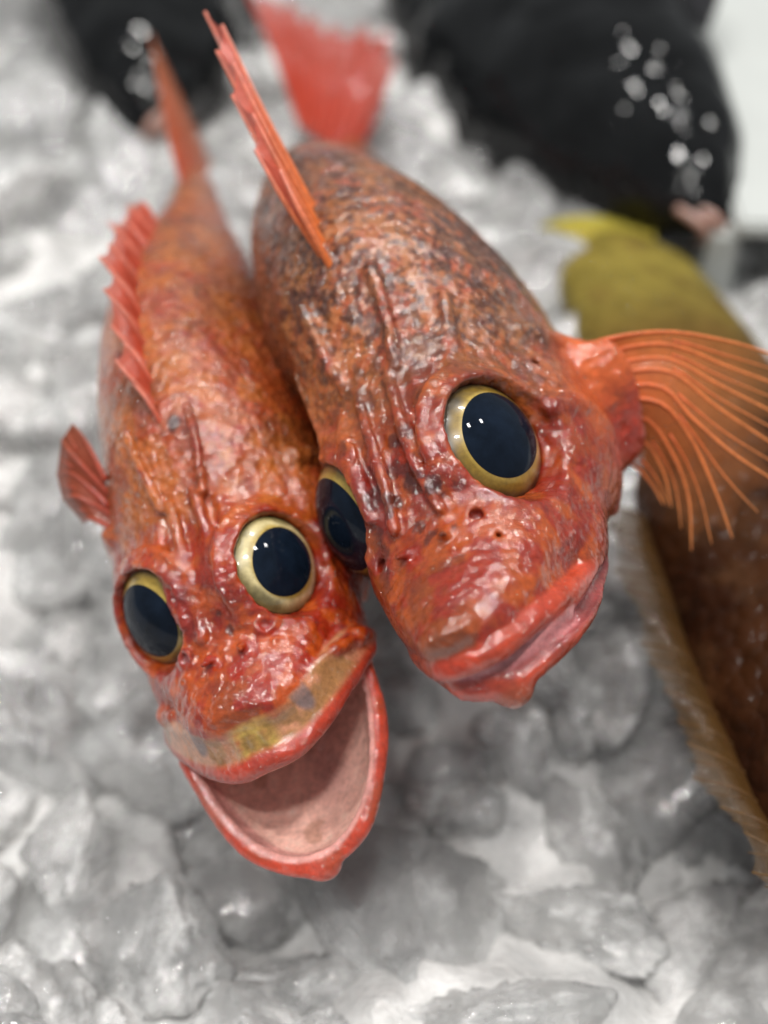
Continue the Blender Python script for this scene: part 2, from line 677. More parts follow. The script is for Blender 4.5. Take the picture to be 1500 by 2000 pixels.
def make_fin(parent, name, rays, root_col, tip_col, rad=0.09, memb=(0.9, 0.3), memb_col=None, label=None, bend=None, warp=None, ray_name='fin_ray', thick=0.012, free=0.0, branch=0):
    """rays: list of polylines (canonical cm). fin part = membrane mesh; its rays are children"""
    root_col = np.array(root_col)
    tip_col = np.array(tip_col)
    n = 18
    curves = []
    for r in rays:
        c = spline(r, 10)
        s = np.linspace(0, len(c) - 1, n)
        c = np.stack([np.interp(s, np.arange(len(c)), c[:, k]) for k in range(3)], 1)
        if warp is not None:
            c = warp(c)
        curves.append(c)
    mc = np.array(memb_col) if memb_col is not None else None
    V, F, Cc, A = [], [], [], []
    sub = 4
    # membrane strip between neighbouring rays, slightly sagging
    rows = []
    for a, b in zip(curves[:-1], curves[1:]):
        for k in range(sub):
            t = k / sub
            q = a * (1 - t) + b * t
            rows.append((q, t))
    rows.append((curves[-1], 0))
    m = len(rows)
    s = np.linspace(0, 1, n)
    for q, t in rows:
        cut = 1 - free * math.sin(math.pi * t)
        ss = s * cut
        qq = np.stack([np.interp(ss, s, q[:, k]) for k in range(3)], 1)
        V.append(qq)
        col = root_col * (1 - s[:, None]) + tip_col * s[:, None]
        if mc is not None:
            col = col * .3 + mc * .7
        Cc.append(col)
        A.append(memb[0] * (1 - s) + memb[1] * s)
    V = np.concatenate(V)
    Cc = np.concatenate(Cc)
    A = np.concatenate(A)
    i = np.arange(n - 1)
    for k in range(m - 1):
        F.append(np.stack([k * n + i, k * n + i + 1, (k + 1) * n + i + 1, (k + 1) * n + i], 1))
    me = mesh_np(name, V, np.concatenate(F))
    vcol(me, Cc, alpha=A)
    fin = obj(name, me, MEMB, parent)
    if label:
        fin['label'] = label
    extra = []
    if branch:
        for a, b in zip(curves[:-1], curves[1:]):
            for q in range(branch):
                t = (q + 1) / (branch + 1)
                w = np.linspace(0, 1, n)[:, None] ** .6
                near = a if t < .5 else b
                m_ = a * (1 - t) + b * t
                extra.append(np.array((near * (1 - w) + m_ * w)[n // 2:]))
    for c in extra:
        nn_ = len(c)
        v, f = tube(c, rad * .45 * np.linspace(1, .5, nn_), 6)
        me = mesh_np(ray_name, v, f)
        cc = np.concatenate([np.repeat(np.linspace(.25, 1, nn_), 6), [.25, 1]])
        vcol(me, root_col * (1 - cc[:, None]) + tip_col * cc[:, None])
        obj(ray_name, me, RAY, fin)
    for j, c in enumerate(curves):
        rr = rad * np.linspace(1.0, 0.35, n) * (1 + 0.15 * math.sin(j * 3.1))
        v, f = tube(c, rr, 8)
        me = mesh_np(ray_name, v, f)
        cc = np.repeat(np.linspace(0, 1, n), 8)
        cc = np.concatenate([cc, [0, 1]])
        vcol(me, root_col * (1 - cc[:, None]) + tip_col * cc[:, None])
        obj(ray_name, me, RAY, fin)
    return fin


# ------------------------------------------------------------------ red fish
def orth(R):
    u, s, v = np.linalg.svd(np.array(R))
    return u @ v


def pose(R, t, k=1.0):
    R = orth(R)
    M = Matrix.Identity(4)
    for i in range(3):
        for j in range(3):
            M[i][j] = float(R[i, j])
        M[i][3] = float(t[i]) * S
    return M @ Matrix.Scale(k, 4)


RR = [[0.844, -0.034, -0.536], [0.12, 0.985, 0.125], [0.523, -0.17, 0.835]]
TR = (1.573, 15.348, 7.822)
RL = [[0.905, -0.152, -0.397], [0.154, 0.988, -0.027], [0.396, -0.037, 0.918]]
TL = (-2.477 * .95, 16.185 * .95, 27 - .95 * (27 - 4.177))


def bend_fn(y0, cx, cz):
    """tail part swings sideways (cx) and down (cz), quadratically beyond y0"""
    def f(P):
        P = np.array(P, float)
        d = np.maximum(P[:, 1] - y0, 0)
        P[:, 0] += cx * d * d / (1 + (d / 8) ** 2)
        P[:, 2] += cz * d * d
        return P
    return f


def press(P):
    """the right flank lies against the neighbour and is squeezed flatter"""
    P = np.array(P, float)
    x = P[:, 0]
    m = sstep(9.5, 7.0, P[:, 1])
    lim = np.interp(P[:, 1], [-.5, 0.3, 1.2, 2.5, 4.5], [.45, .6, .95, 1.3, 1.55])
    xs = np.where(x < -lim, -lim + (x + lim) * .38, x)
    P[:, 0] = x * (1 - m) + xs * m
    return P


def eyes(root, surf, gs, R, ai, ap0, gold, rim, pale=False):
    for sx, g in zip((1, -1), gs):
        ap = ap0 * (1 if sx > 0 else 1.12)
        gg = np.array(g, float) / np.linalg.norm(g)
        cc = np.array(surf) * [sx, 1, 1] - gg * R
        V, F, fr = cap_mesh(cc, gg, R, 0.02, ai + .14, 64, 20)
        e = obj('eye', mesh_np('eye', V, F), EYEB, root)

        def wob(th, s=sx):
            return 1 + 0.05 * np.cos(th * 2 + .5) + 0.03 * np.cos(th - 1.2 * s)
        V, F, fr = cap_mesh(cc, gg, R * 1.004, ap * 0.8, ai, 72, 16)
        t = (fr * (ai - ap * .8) + ap * .8 - ap) / (ai - ap)
        gold_, rim_ = np.array(gold), np.array(rim)
        if sx < 0 and pale:
            gold_, rim_ = np.array([.25, .165, .022]), np.array([.045, .032, .01])
        t = t + (fbm(V, 1.6, 3, 19) - .5) * .5 * sstep(0, .3, t)
        col = np.array([0.34, 0.235, 0.045])[None] * np.ones((len(V), 1))
        col = mixc(col, gold_, sstep(0.02, 0.25, t))
        col = mixc(col, rim_, sstep(0.35, 1.0, t))
        blot = fbm(V, 2.2, 3, 5)
        col = mixc(col, rim_ * .6, sstep(.5, .75, blot) * sstep(.1, .5, t) * .8)
        me = mesh_np('iris', V, F)
        vcol(me, col)
        obj('iris', me, IRIS, e)
        V, F, fr = cap_mesh(cc, gg, R * 1.008, 0.0, ap, 72, 16, wob)
        obj('pupil', mesh_np('pupil', V, F), PUPIL, e)


def socket(sc, surf, gs, R, ai, rim=0.14):
    for sx, g in zip((1, -1), gs):
        gg = np.array(g, float) / np.linalg.norm(g)
        cc = np.array(surf) * [sx, 1, 1] - gg * R
        h = R * math.cos(ai)
        r = R * math.sin(ai)
        pc = cc + gg * (h * 0.96)
        m = 3.2
        # fill under the eye so it never floats, then open the socket
        sc.ell(pc - gg * 0.55, (r + .35, r + .35, r + .35), 0.5)
        sc.torus(pc - gg * .02, gg, r + rim * 1.0, rim, 0.22)
        sc.torus(pc - gg * .16, gg, r + rim * 3.0, rim * .7, 0.2)
        sc.cut(lambda P, pc=pc, gg=gg: d_cyl(P, pc, gg, r, r * 1.5, 1.2), 0.10, (pc - m, pc + m))
        sc.cut(lambda P, cc=cc, pc=pc, gg=gg: np.maximum(np.maximum(np.linalg.norm(P - cc, axis=1) - R * .985, -.30 - (P - pc) @ gg), np.linalg.norm((P - pc) - ((P - pc) @ gg)[:, None] * gg, axis=1) - r * 1.12), 0.05, (pc - m, pc + m))


def skin_colours(V, q):
    """albedo painted per vertex in the fish's own space; q = parameters"""
    n = len(V)
    x, y, z = V.T
    k = q['k']
    red = np.array([0.52, 0.062, 0.022])
    orange = np.array([0.74, 0.21, 0.035])
    deep = np.array([0.33, 0.022, 0.012])
    brown = np.array([0.13, 0.050, 0.025])
    tan = np.array([0.66, 0.42, 0.30])
    pink = np.array([0.66, 0.22, 0.15])
    olive = np.array([0.30, 0.20, 0.05])
    f1 = fbm(V, 0.9 / k, 4, 1)
    f2 = fbm(V, 2.3 / k, 4, 2)
    f3 = fbm(V, 5.0 / k, 3, 3)
    f4 = fbm(V, 9.0 / k, 2, 4)
    c = np.tile(red, (n, 1))
    c = mixc(c, orange, sstep(.40, .62, f2) * .95)
    c = mixc(c, deep, sstep(.55, .75, fbm(V, 1.5 / k, 4, 9)) * .55)
    zt = np.interp(y, q['T']['y'], q['T']['zt'])
    zc = np.interp(y, q['T']['y'], q['T']['zc'])
    up = (z - zc) / np.maximum(zt - zc, .3)          # 1 on the back
    back = sstep(-0.15, .55, up)
    far = sstep(4.2 * k, 7.5 * k, y)
    # mottled tan back behind the eyes
    m = back * far
    c = mixc(c, tan, m * (.35 + .65 * sstep(.38, .58, f2)) * q['tan'])
    c = mixc(c, orange, m * sstep(.5, .62, f1) * .6)
    c = mixc(c, olive, m * sstep(.52, .66, fbm(V, .7 / k, 3, 12)) * .7 * q['olive'])
    c = mixc(c, brown, np.clip(m + .35 * back * sstep(2.2 * k, 4.5 * k, y), 0, 1) * sstep(.50, .58, f1 * .45 + f3 * .55) * q['brown'])
    c = mixc(c, tan, m * sstep(.56, .66, f4) * .55 * q['tan'])
    gold = sstep(.50, .63, fbm(V, 1.25 / k, 4, 14)) * sstep(.2, .8, up) * sstep(3.2 * k, 6 * k, y)
    c = mixc(c, [.85, .46, .12], gold * q.get('gold', .32))
    c = mixc(c, [.30, .020, .012], sstep(.54, .66, fbm(V, 2.0 / k, 4, 15)) * .5 * sstep(.6, .0, up * far))
    # vermiculated speckle
    wv = vnoise(V + 0.35 * np.stack([f2, f1, f3], 1), 8.5 / k, 21)
    c = mixc(c, brown, (m * .8 + back * .12) * sstep(.60, .70, wv) * q['brown'] * .9)
    # dark spots between and before the eyes
    sp = sstep(.60, .68, fbm(V, 2.6 / k, 2, 31)) * sstep(.0, .35, up) * sstep(0.9 * k, 1.6 * k, y) * sstep(7 * k, 4.5 * k, y) * sstep(1.3 * k, .8 * k, np.abs(x))
    c = mixc(c, [.10, .022, .018], sp * .75 * q['brown'])
    for pc, rr, cc_ in q.get('spots', []):
        dd = np.linalg.norm((V - np.array(pc)) * [1, .8, .6], axis=1) + (f3 - .5) * rr * .9
        c = mixc(c, cc_, sstep(rr, rr * .6, dd) * .85)
    # snout ochre
    sn = sstep(.9 * k, .2 * k, np.abs(x)) * sstep(2.4 * k, .7 * k, y) * sstep(.1, .5, up) * sstep(.38, .55, f2)
    c = mixc(c, [.33, .11, .02], sn * .7)
    # cheek and flank pinker, belly pale
    flank = sstep(.25, -.35, up) * far
    c = mixc(c, [.58, .085, .045], flank * .7)
    c = mixc(c, pink, sstep(-.35, -.9, up) * .8)
    # thin pale veins
    vein = sstep(.03, .0, np.abs(fbm(V, 1.8 / k, 3, 41) - .5)) * .3
    c = mixc(c, pink, vein)
    c = c * np.array([.47, .28, .165]) * np.array(q.get('warm', (1, 1, 1)))
    rel = .3 + .7 * np.clip(m + flank * .5, 0, 1)
    # lips
    for cur, r, colr in q['lips']:
        d = d_caps(V, cur, r)
        w = sstep(.16, .03, d)
        lc = np.array(colr)[None] * (0.45 + 1.1 * f2[:, None]) * (1 + (f1[:, None] - .5) * [0.1, .9, .6])
        c = c * (1 - w[:, None]) + lc * w[:, None]
        rel = rel * (1 - w) + .05 * w
    for pc, rr in q['pits']:
        c = mixc(c, [.30, .09, .08], sstep(rr + .02, rr * .7, np.linalg.norm(V - pc, axis=1)) * .8)
    for fn, colr, r0 in q.get('extra', []):
        w = fn(V)
        lc = np.array(colr)[None] * (0.75 + .5 * f3[:, None])
        c = c * (1 - w[:, None]) + lc * w[:, None]
        rel = rel * (1 - w) + r0 * w
    return np.clip(c, 0.004, .9), rel


def relief_noise(k, calm=None):
    def f(P):
        a = (fbm(P, 2.2 / k, 3, 51) - .5) * .026
        b = (vnoise(P, 7.5 / k, 52) - .5) * .04
        r = np.abs(fbm(P, 1.7 / k, 3, 57) - .5)
        hd = sstep(7.5 * k, 5.0 * k, P[:, 1])
        e = sstep(.05, .0, r) * .02 * hd
        return (a + b + e) * (1 if calm is None else calm(P))
    return f


# ---- right fish: mouth shut ---------------------------------------------------------------
def build_right():
    T = dict(y=np.array([-.35, -.2, 0, .4, 1, 1.7, 2.4, 3.2, 4.1, 5.2, 6.5, 8.3, 10, 12, 15, 18, 21, 24, 27]),
             zt=np.array([.6, .95, 1.15, 1.25, 1.3, 1.38, 1.55, 1.95, 2.4, 2.9, 3.6, 4.75, 5.35, 5.6, 5.1, 4.0, 2.9, 2.1, 1.7]),
             zb=np.array([.3, .15, -.1, -.35, -.7, -1.1, -1.5, -2.0, -2.3, -2.6, -2.9, -3.2, -3.3, -3.3, -2.9, -2.1, -1.0, .0, .2]),
             zc=np.array([.45, .42, .4, .3, .2, .1, 0, -.1, -.1, 0, .1, .3, .5, .7, .9, .9, .9, .9, .9]),
             w=np.array([.25, .6, .9, 1.25, 1.6, 1.9, 2.15, 2.35, 2.5, 2.7, 2.95, 3.1, 3.05, 2.8, 2.35, 1.75, 1.2, .7, .45]))
    sc = Sculpt()
    pits = []
    sc.add(lambda P: d_loft(P, T), 0)
    # cheeks and gill cover
    for sx in (1, -1):
        sc.ell((sx * 1.75, 4.6, -.9), (.95, 2.2, 1.2), .7)
        sc.ell((sx * 2.5, 6.2, -.5), (.85, 1.9, 1.8), .6)
        sc.ell((sx * 2.0, 3.3, -.95), (.5, 1.1, .6), .4)
    eg = ((.85, -.41, .32), (-.72, -.52, .46))
    surf = np.array([2.02, 3.96, 1.52])
    R, ai, ap = 1.72, math.asin(1.15 / 1.72), math.asin(.89 / 1.72)
    c = surf
    socket(sc, c, eg, R, ai)
    for sx in (1, -1):
        X = lambda pts: [(sx * a, b, d) for a, b, d in pts]
        # paired bony ridges between the eyes, running to the nostrils
        sc.caps(spline(X([(.34, 5.6, 3.0), (.36, 4.8, 2.82), (.33, 4.0, 2.52), (.36, 3.2, 2.1), (.48, 2.5, 1.66)])), .115, .10)
        sc.caps(spline(X([(.80, 5.5, 2.72), (.92, 4.6, 2.58), (.90, 3.7, 2.25), (.86, 3.0, 1.8)])), .13, .12)
        sc.caps(spline(X([(.58, 5.0, 2.9), (.62, 4.2, 2.55), (.6, 3.4, 2.1)])), .08, .1, sub=True)
        # parietal ridge ending in a spine
        sc.caps(spline(X([(.55, 5.6, 3.05), (.72, 6.3, 3.5), (.80, 7.1, 3.95), (.83, 7.6, 4.32)])), [.12] * 16 + [.14] * 8 + [.05], .15)
        sc.caps(spline(X([(1.45, 5.4, 2.45), (1.7, 6.2, 2.8), (1.85, 7.0, 3.2)])), .11, .2)
        # nasal spine, nostril tubes
        sc.caps(X([(.40, 2.0, 1.42), (.46, 1.75, 1.62)]), [.12, .05], .12)
        for (nx, ny, nz, rr) in ((.93, 2.36, 1.16, .17), (1.14, 1.92, .84, .07)):
            ax = np.array([sx * .5, -.45, .75])
            sc.torus((sx * nx, ny, nz), ax, rr + .04, .06, .08)
            cc = np.array([sx * nx, ny, nz])
            sc.caps([cc + ax * .10, cc + ax * .4], rr * .72, .04, sub=True)
            pits.append((cc - ax * .1, rr))
        # cheek bones
        sc.caps(spline(X([(1.45, 2.5, .35), (1.95, 3.0, -.05), (2.4, 4.0, -.25), (2.75, 5.2, -.2)])), .17, .3)
        sc.caps(spline(X([(1.3, 1.5, .45), (1.7, 2.0, .1), (2.05, 2.6, -.35)])), .15, .25)
        # gill cover edges
        sc.caps(spline(X([(2.75, 5.0, .9), (3.2, 5.6, .2), (3.2, 5.8, -.9), (2.6, 5.2, -2.0)])), .16, .25)
        sc.caps(spline(X([(2.7, 6.9, 1.7), (3.15, 7.4, .8), (3.3, 7.5, -.3), (3.0, 7.0, -1.6), (2.1, 5.9, -2.5)])), .2, .3)
        sc.caps(spline(X([(2.7, 6.1, 1.3), (3.05, 6.6, .4), (3.1, 6.7, -.7), (2.7, 6.1, -1.9)])), .07, .12, sub=True)
    # fleshy root of the spread side fin
    for a_, r_ in (((3.3, 7.3, .05), .42), ((3.35, 7.2, -.45), .5), ((3.2, 7.05, -.95), .5), ((3.0, 6.95, -1.5), .45), ((2.8, 6.9, -2.0), .4)):
        sc.ell(a_, (.85, r_ * .8, r_), .55)
    # snout front: two small bumps of the premaxilla
    sc.ell((0, -.05, .95), (.5, .35, .3), .3)
    # lips
    up = spline([(-2.12, 2.66, -.95), (-1.8, 1.45, -.3), (-1.35, .55, .15), (-.7, -.12, .46), (0, -.30, .44), (.7, -.14, .30), (1.35, .55, -.02), (1.83, 1.45, -.52), (2.15, 2.66, -1.15)], 6)
    lo = spline([(-2.0, 2.8, -1.0), (-1.7, 1.6, -.66), (-1.2, .75, -.36), (-.6, .12, -.18), (0, -.05, -.40), (.7, .06, -.52), (1.4, .72, -.76), (1.87, 1.6, -1.10), (2.14, 2.8, -1.40)], 6)
    ru = .235 - .05 * np.abs(np.linspace(-1, 1, len(up)))
    rl = np.interp(np.linspace(-1, 1, len(lo)), [-1, -.3, 0, .5, 1], [.15, .2, .27, .33, .2])
    sl = spline([(-2.2, 2.7, -.98), (-1.9, 1.3, -.5), (-1.4, .35, -.08), (-.7, -.32, .12), (0, -.48, .02), (.7, -.30, -.16), (1.45, .40, -.48), (1.98, 1.35, -.92), (2.38, 2.75, -1.38)], 6)
    sc.ell((.1, 1.7, -.5), (1.65, 1.8, .75), .4)
    sc.caps(up, ru, .12)
    sc.caps(lo, rl, .25)
    sc.ell((.38, -.16, -.66), (.36, .34, .36), .14)
    sc.caps(sl, .13, .05, sub=True)
    sc.caps([(-.5, -.5, .1), (.0, -.55, .0), (.5, -.5, -.12), (1.0, -.1, -.3), (1.4, .3, -.48)], [.10, .17, .2, .16, .08], .05, sub=True)
    gum = spline([(-.5, .16, .12), (0, .0, .02), (.6, .08, -.14), (1.1, .45, -.34), (1.6, 1.0, -.66)], 6)
    sc.caps(gum, .16, .05)
    V, F = sc.mesh((-4.9, -1.2, -4.4), (4.9, 27, 5.9), .055, relief_noise(1.0, lambda P: .4 + .6 * sstep(-.2, .6, P[:, 1] * .35 + P[:, 2])))
    def fin_top(P):
        return sstep(3.0, 3.5, P[:, 0]) * sstep(-1.0, -.1, P[:, 2]) * .85

    def fin_low(P):
        return sstep(2.9, 3.4, P[:, 0]) * sstep(-.6, -1.3, P[:, 2]) * .8

    q = dict(k=1.0, T=T, tan=.9, spots=[((2.75, 3.7, 1.15), .13, (.05, .015, .012)), ((2.95, 4.1, .9), .17, (.06, .015, .012)), ((.15, 3.2, 2.0), .22, (.10, .022, .02)), ((-.35, 3.0, 1.9), .2, (.09, .02, .02)), ((.5, 2.9, 1.8), .2, (.09, .02, .02)), ((.0, 2.4, 1.55), .16, (.11, .03, .02))], extra=[(fin_top, (.52, .10, .02), .2), (fin_low, (.36, .03, .015), .2)], olive=1.0, brown=1.0,
             lips=[(up, ru - .02, (.36, .032, .011)), (lo, rl - .02, (.42, .044, .018)), (sl, .1, (.22, .04, .04)), (gum, .15, (.42, .13, .14))], pits=pits)
    colr, rel = skin_colours(V, q)
    warp = lambda P: press(bend_fn(8.0, -.034, -.003)(P))
    V = warp(V)
    return V, F, colr, rel, (c, eg, R, ai, ap), (up, lo, gum), warp, T


def body_obj(V, F, colr, rel, root):
    me = mesh_np('body', V, F)
    vcol(me, colr)
    vcol(me, np.repeat(rel[:, None], 3, 1), 'relief')
    return obj('body', me, SKIN, root)


V, F, colr, rel, ey, lips, warpR, TRt = build_right()
fishR = empty('red_rockfish', pose(RR, TR))
tag(fishR, 'red fish with closed mouth, brown mottled back and wide spread side fin', 'fish', 'red fish facing forward on the ice')
body_obj(V, F, colr, rel, fishR)
eyes(fishR, *ey, gold=(.20, .125, .015), rim=(.030, .020, .008))


# tiny teeth in the slit of the right fish's mouth, one part
def teeth(root, lip, x0, x1, n, off, size, warp):
    V, F = [], []
    m = (lip[:, 0] > x0) & (lip[:, 0] < x1)
    c = lip[m]
    rs = np.random.RandomState(4)
    for row in range(2):
        for t in np.linspace(0, len(c) - 1.001, n):
            i = int(t)
            p = c[i] * (1 - (t - i)) + c[i + 1] * (t - i) + off + rs.randn(3) * .015 + np.array([0, .05, 0]) * row
            r, h = size * .3, size * rs.uniform(.8, 1.3)
            k = len(V)
            for j in range(5):
                a = j * 2 * math.pi / 5
                V.append(p + [r * math.cos(a), r * math.sin(a), 0])
            V.append(p + np.array([rs.uniform(-.03, .03), -.03, -h]))
            F += [[k + j, k + (j + 1) % 5, k + 5] for j in range(5)]
    me = mesh_np('teeth', warp(np.array(V)), np.array(F)[:, ::-1], False)
    o = obj('teeth', me, TOOTH, root)
    o['kind'] = 'stuff'


teeth(fishR, lips[0], -.6, 1.75, 46, np.array([0, .12, -.16]), .13, warpR)

# fins of the right fish
RED, ORG, PALE = (.45, .04, .015), (.60, .115, .02), (.58, .20, .06)
make_fin(fishR, 'pectoral_fin',
         [[[3.0, 7.4, .4], [3.94, 7.68, 0.13], [5.15, 7.83, -0.52], [6.23, 7.83, -1.53], [6.99, 7.77, -2.46]],
          [[2.95, 7.3, .1], [3.85, 7.61, -0.13], [5.03, 7.68, -0.7], [5.9, 7.54, -1.82], [6.71, 7.42, -2.87]],
          [[2.9, 7.2, -.1], [3.77, 7.46, -0.35], [4.89, 7.51, -0.9], [5.56, 7.16, -1.84], [6.42, 6.71, -3.07]],
          [[2.85, 7.1, -.3], [3.72, 7.33, -0.52], [4.82, 7.26, -1.06], [5.34, 6.8, -2.11], [6.1, 6.22, -3.48]],
          [[2.8, 7.0, -.5], [3.6, 7.18, -0.7], [4.54, 7.08, -1.19], [4.8, 6.61, -1.92], [5.19, 6.06, -2.82], [5.77, 5.63, -3.86]],
          [[2.7, 6.95, -.7], [3.51, 7.11, -0.97], [4.35, 6.9, -1.38], [4.58, 6.48, -2.2], [4.52, 5.81, -3.25], [4.36, 5.29, -4.21]],
          [[2.6, 6.9, -1.1], [3.36, 7.06, -1.36], [3.97, 6.95, -1.69], [4.08, 6.49, -2.49], [3.93, 6.03, -3.36], [3.47, 5.48, -4.19]],
          [[2.5, 6.9, -1.5], [3.13, 7.06, -1.83], [3.64, 7.04, -2.15], [3.71, 6.64, -2.83], [3.49, 6.27, -3.51]],
          [[2.3, 6.8, -1.9], [2.9, 6.97, -2.24], [3.21, 6.97, -2.61], [3.33, 6.79, -3.18], [3.34, 6.55, -3.56]]],
         (.50, .065, .014), PALE, rad=.062, memb=(1.15, .05), label='spread orange side fin with pale rays', branch=1, free=.08)
base_y = [8.0 + .26 * i for i in range(8)]
tip = [(8.9, 6.5), (9.3, 7.0), (9.8, 7.5), (10.4, 7.9), (11.0, 8.3), (11.6, 8.55), (12.2, 8.8), (12.8, 9.1)]
make_fin(fishR, 'dorsal_fin',
         [[[.02 * (-1) ** i, y, float(np.interp(y, TRt['y'], TRt['zt'])) - .3],
           [.10 * (-1) ** i, y * .5 + t[0] * .5 - .12, (float(np.interp(y, TRt['y'], TRt['zt'])) + t[1]) * .5 + .05], [.14 * (-1) ** i, t[0], t[1]]]
          for i, (y, t) in enumerate(zip(base_y, tip))],
         (.56, .13, .02), (.56, .17, .12), rad=.10, memb=(1.2, .8), memb_col=(.38, .04, .02), ray_name='fin_spine', free=.04)
tails = [((-2.7, 26.2, 2.0), (-3.1, 33.4, 5.1)), ((-2.65, 26.2, 1.8), (-2.5, 33.3, 4.7)), ((-2.6, 26.2, 1.6), (-1.96, 33.0, 4.1)), ((-2.5, 26.2, 1.35), (-1.4, 32.2, 3.4)),
         ((-2.4, 26.2, 1.1), (-.83, 31.6, 2.8)), ((-2.3, 26.2, .85), (0.0, 31.8, 2.2)), ((-2.2, 26.2, .6), (.66, 31.5, 1.63)), ((-2.1, 26.2, .4), (.45, 30.4, .9)), ((-2.0, 26.1, .2), (-.5, 29.2, .3))]
make_fin(fishR, 'tail_fin', [[a, tuple(np.array(a) * .5 + np.array(b) * .5 + [.1, 0, 0]), b] for a, b in tails],
         (.34, .035, .014), (.36, .04, .018), rad=.10, memb=(1.2, .7), memb_col=(.28, .022, .010), branch=2, free=.14)


# ---- left fish: mouth gaping ---------------------------------------------------------------
def build_left():
    k = .88
    T = dict(y=np.array([.33, .5, .8, 1.3, 2, 2.8, 3.8, 4.8, 5.8, 7.2, 9.2, 11, 13, 16, 19, 22]),
             zt=np.array([.5, .8, .92, .98, 1.1, 1.35, 1.75, 2.3, 2.95, 3.5, 3.95, 4.05, 3.8, 2.9, 1.9, 1.3]),
             zb=np.array([.2, .1, -.05, -.15, -.4, -.9, -1.7, -2.1, -2.4, -2.7, -2.9, -2.9, -2.6, -1.7, -.7, -.1]),
             zc=np.array([.35, .35, .32, .25, .15, .05, 0, 0, .1, .2, .3, .4, .5, .6, .6, .6]),
             w=np.array([.6, .95, 1.25, 1.5, 1.75, 1.95, 2.15, 2.35, 2.5, 2.6, 2.55, 2.4, 2.1, 1.5, .9, .5]))
    sc = Sculpt()
    pits = []
    sc.add(lambda P: d_loft(P, T), 0)
    for sx in (1, -1):
        sc.ell((sx * 1.6, 3.9, -.6), (.8, 1.8, 1.0), .6)
        sc.ell((sx * 2.1, 5.5, -.3), (.75, 1.6, 1.6), .5)
    eg = ((.80, -.42, .40), (-.55, -.60, .58))
    surf = np.array([1.72, 3.24, 1.38])
    R, ai, ap = 1.5, math.asin(1.02 / 1.5), math.asin(.735 / 1.5)
    c = surf
    socket(sc, c, eg, R, ai, .12)
    for sx in (1, -1):
        X = lambda pts: [(sx * a, b, d) for a, b, d in pts]
        sc.caps(spline(X([(.30, 5.0, 2.5), (.31, 4.3, 2.22), (.29, 3.6, 1.86), (.33, 2.9, 1.5), (.42, 2.3, 1.2)])), .13, .12)
        sc.caps(spline(X([(.72, 4.9, 2.2), (.82, 4.1, 2.0), (.80, 3.3, 1.7), (.72, 2.7, 1.35)])), .14, .15)
        sc.caps(spline(X([(.52, 4.6, 2.3), (.55, 3.8, 1.9), (.53, 3.1, 1.55)])), .07, .1, sub=True)
        sc.caps(spline(X([(.50, 5.0, 2.55), (.62, 5.6, 2.9), (.70, 6.2, 3.2), (.74, 6.7, 3.5)])), [.1] * 16 + [.12] * 8 + [.04], .15)
        sc.caps(X([(.36, 1.75, 1.1), (.42, 1.5, 1.28)]), [.1, .04], .1)
        for (nx, ny, nz, rr) in ((.90, 2.08, 1.05, .12), (1.05, 1.7, .82, .06)):
            ax = np.array([sx * .5, -.45, .75])
            sc.torus((sx * nx, ny, nz), ax, rr + .04, .055, .08)
            cc = np.array([sx * nx, ny, nz])
            sc.caps([cc + ax * .09, cc + ax * .4], rr * .72, .04, sub=True)
            pits.append((cc - ax * .1, rr))
        sc.caps(spline(X([(1.4, 2.0, .3), (1.75, 2.5, .0), (2.1, 3.4, -.1), (2.4, 4.4, -.1)])), .15, .3)
        sc.caps(spline(X([(2.3, 4.3, .8), (2.65, 4.8, .2), (2.65, 5.0, -.8), (2.2, 4.5, -1.7)])), .14, .25)
        sc.caps(spline(X([(2.3, 6.0, 1.6), (2.65, 6.5, .8), (2.8, 6.7, -.2), (2.5, 6.2, -1.4), (1.8, 5.2, -2.1)])), .17, .3)
        # corner of the mouth
        sc.ell((sx * 1.95, 2.9, -.75), (.42, .9, .8), .4)
    # lower jaw: a bowl hinged at the cheeks
    jc = np.array([0, 2.0, -1.0])
    f = np.array([0, -.90, -.436])
    nn = np.array([0, .436, -.90])
    JR = np.stack([[1, 0, 0], f, nn], 1)
    rim = spline(mir([(0, -1.20, -2.68), (.65, -1.08, -2.58), (1.3, -.6, -2.36), (1.85, .3, -1.95), (2.15, 1.25, -1.45), (2.25, 2.1, -.95)]), 6)
    lo, hi = np.array([-3.2, -2.6, -4.6]), np.array([3.2, 6.5, 1.5])

    def jaw(P):
        d = d_ell(P, jc, (2.2, 3.5, 1.52), JR)
        inner = d_ell(P, jc, (1.98, 3.28, 1.34), JR)
        return np.maximum(np.maximum(d, -inner), -((P - jc) @ nn) - .05)
    sc.add(jaw, .15, (lo, hi))
    inner_r = (2.0, 3.3, 1.37)
    sc.ell((0, 2.2, -.95), (1.55, 2.5, .62), .15, sub=True)
    sc.cut(lambda P: np.maximum(d_ell(P, jc, inner_r, JR), -((P - jc) @ nn)), .12, (lo, hi))
    t = np.abs(np.linspace(-1, 1, len(rim)))
    sc.caps(rim, .155 - .04 * t + .035 * np.sin(np.linspace(0, 9, len(rim))) + .02 * np.sin(np.linspace(0, 31, len(rim))), .14)
    sc.ell((0, -1.15, -2.8), (.35, .28, .25), .2)
    # upper jaw: protruding lip with a wet membrane up to the snout
    up = spline(mir([(0, -.02, -.30), (.6, .05, -.36), (1.2, .45, -.42), (1.75, 1.05, -.50), (2.15, 1.6, -.62), (2.4, 2.1, -.8)]), 6)
    up[:, 2] += np.where(up[:, 0] < 0, .13 * up[:, 0], 0)
    ed = spline(mir([(0, .52, .50), (.6, .6, .48), (1.1, .85, .42), (1.55, 1.35, .25), (1.9, 1.9, 0), (2.15, 2.4, -.3)]), 6)
    ed[:, 2] += np.where(ed[:, 0] < 0, .07 * ed[:, 0], 0)
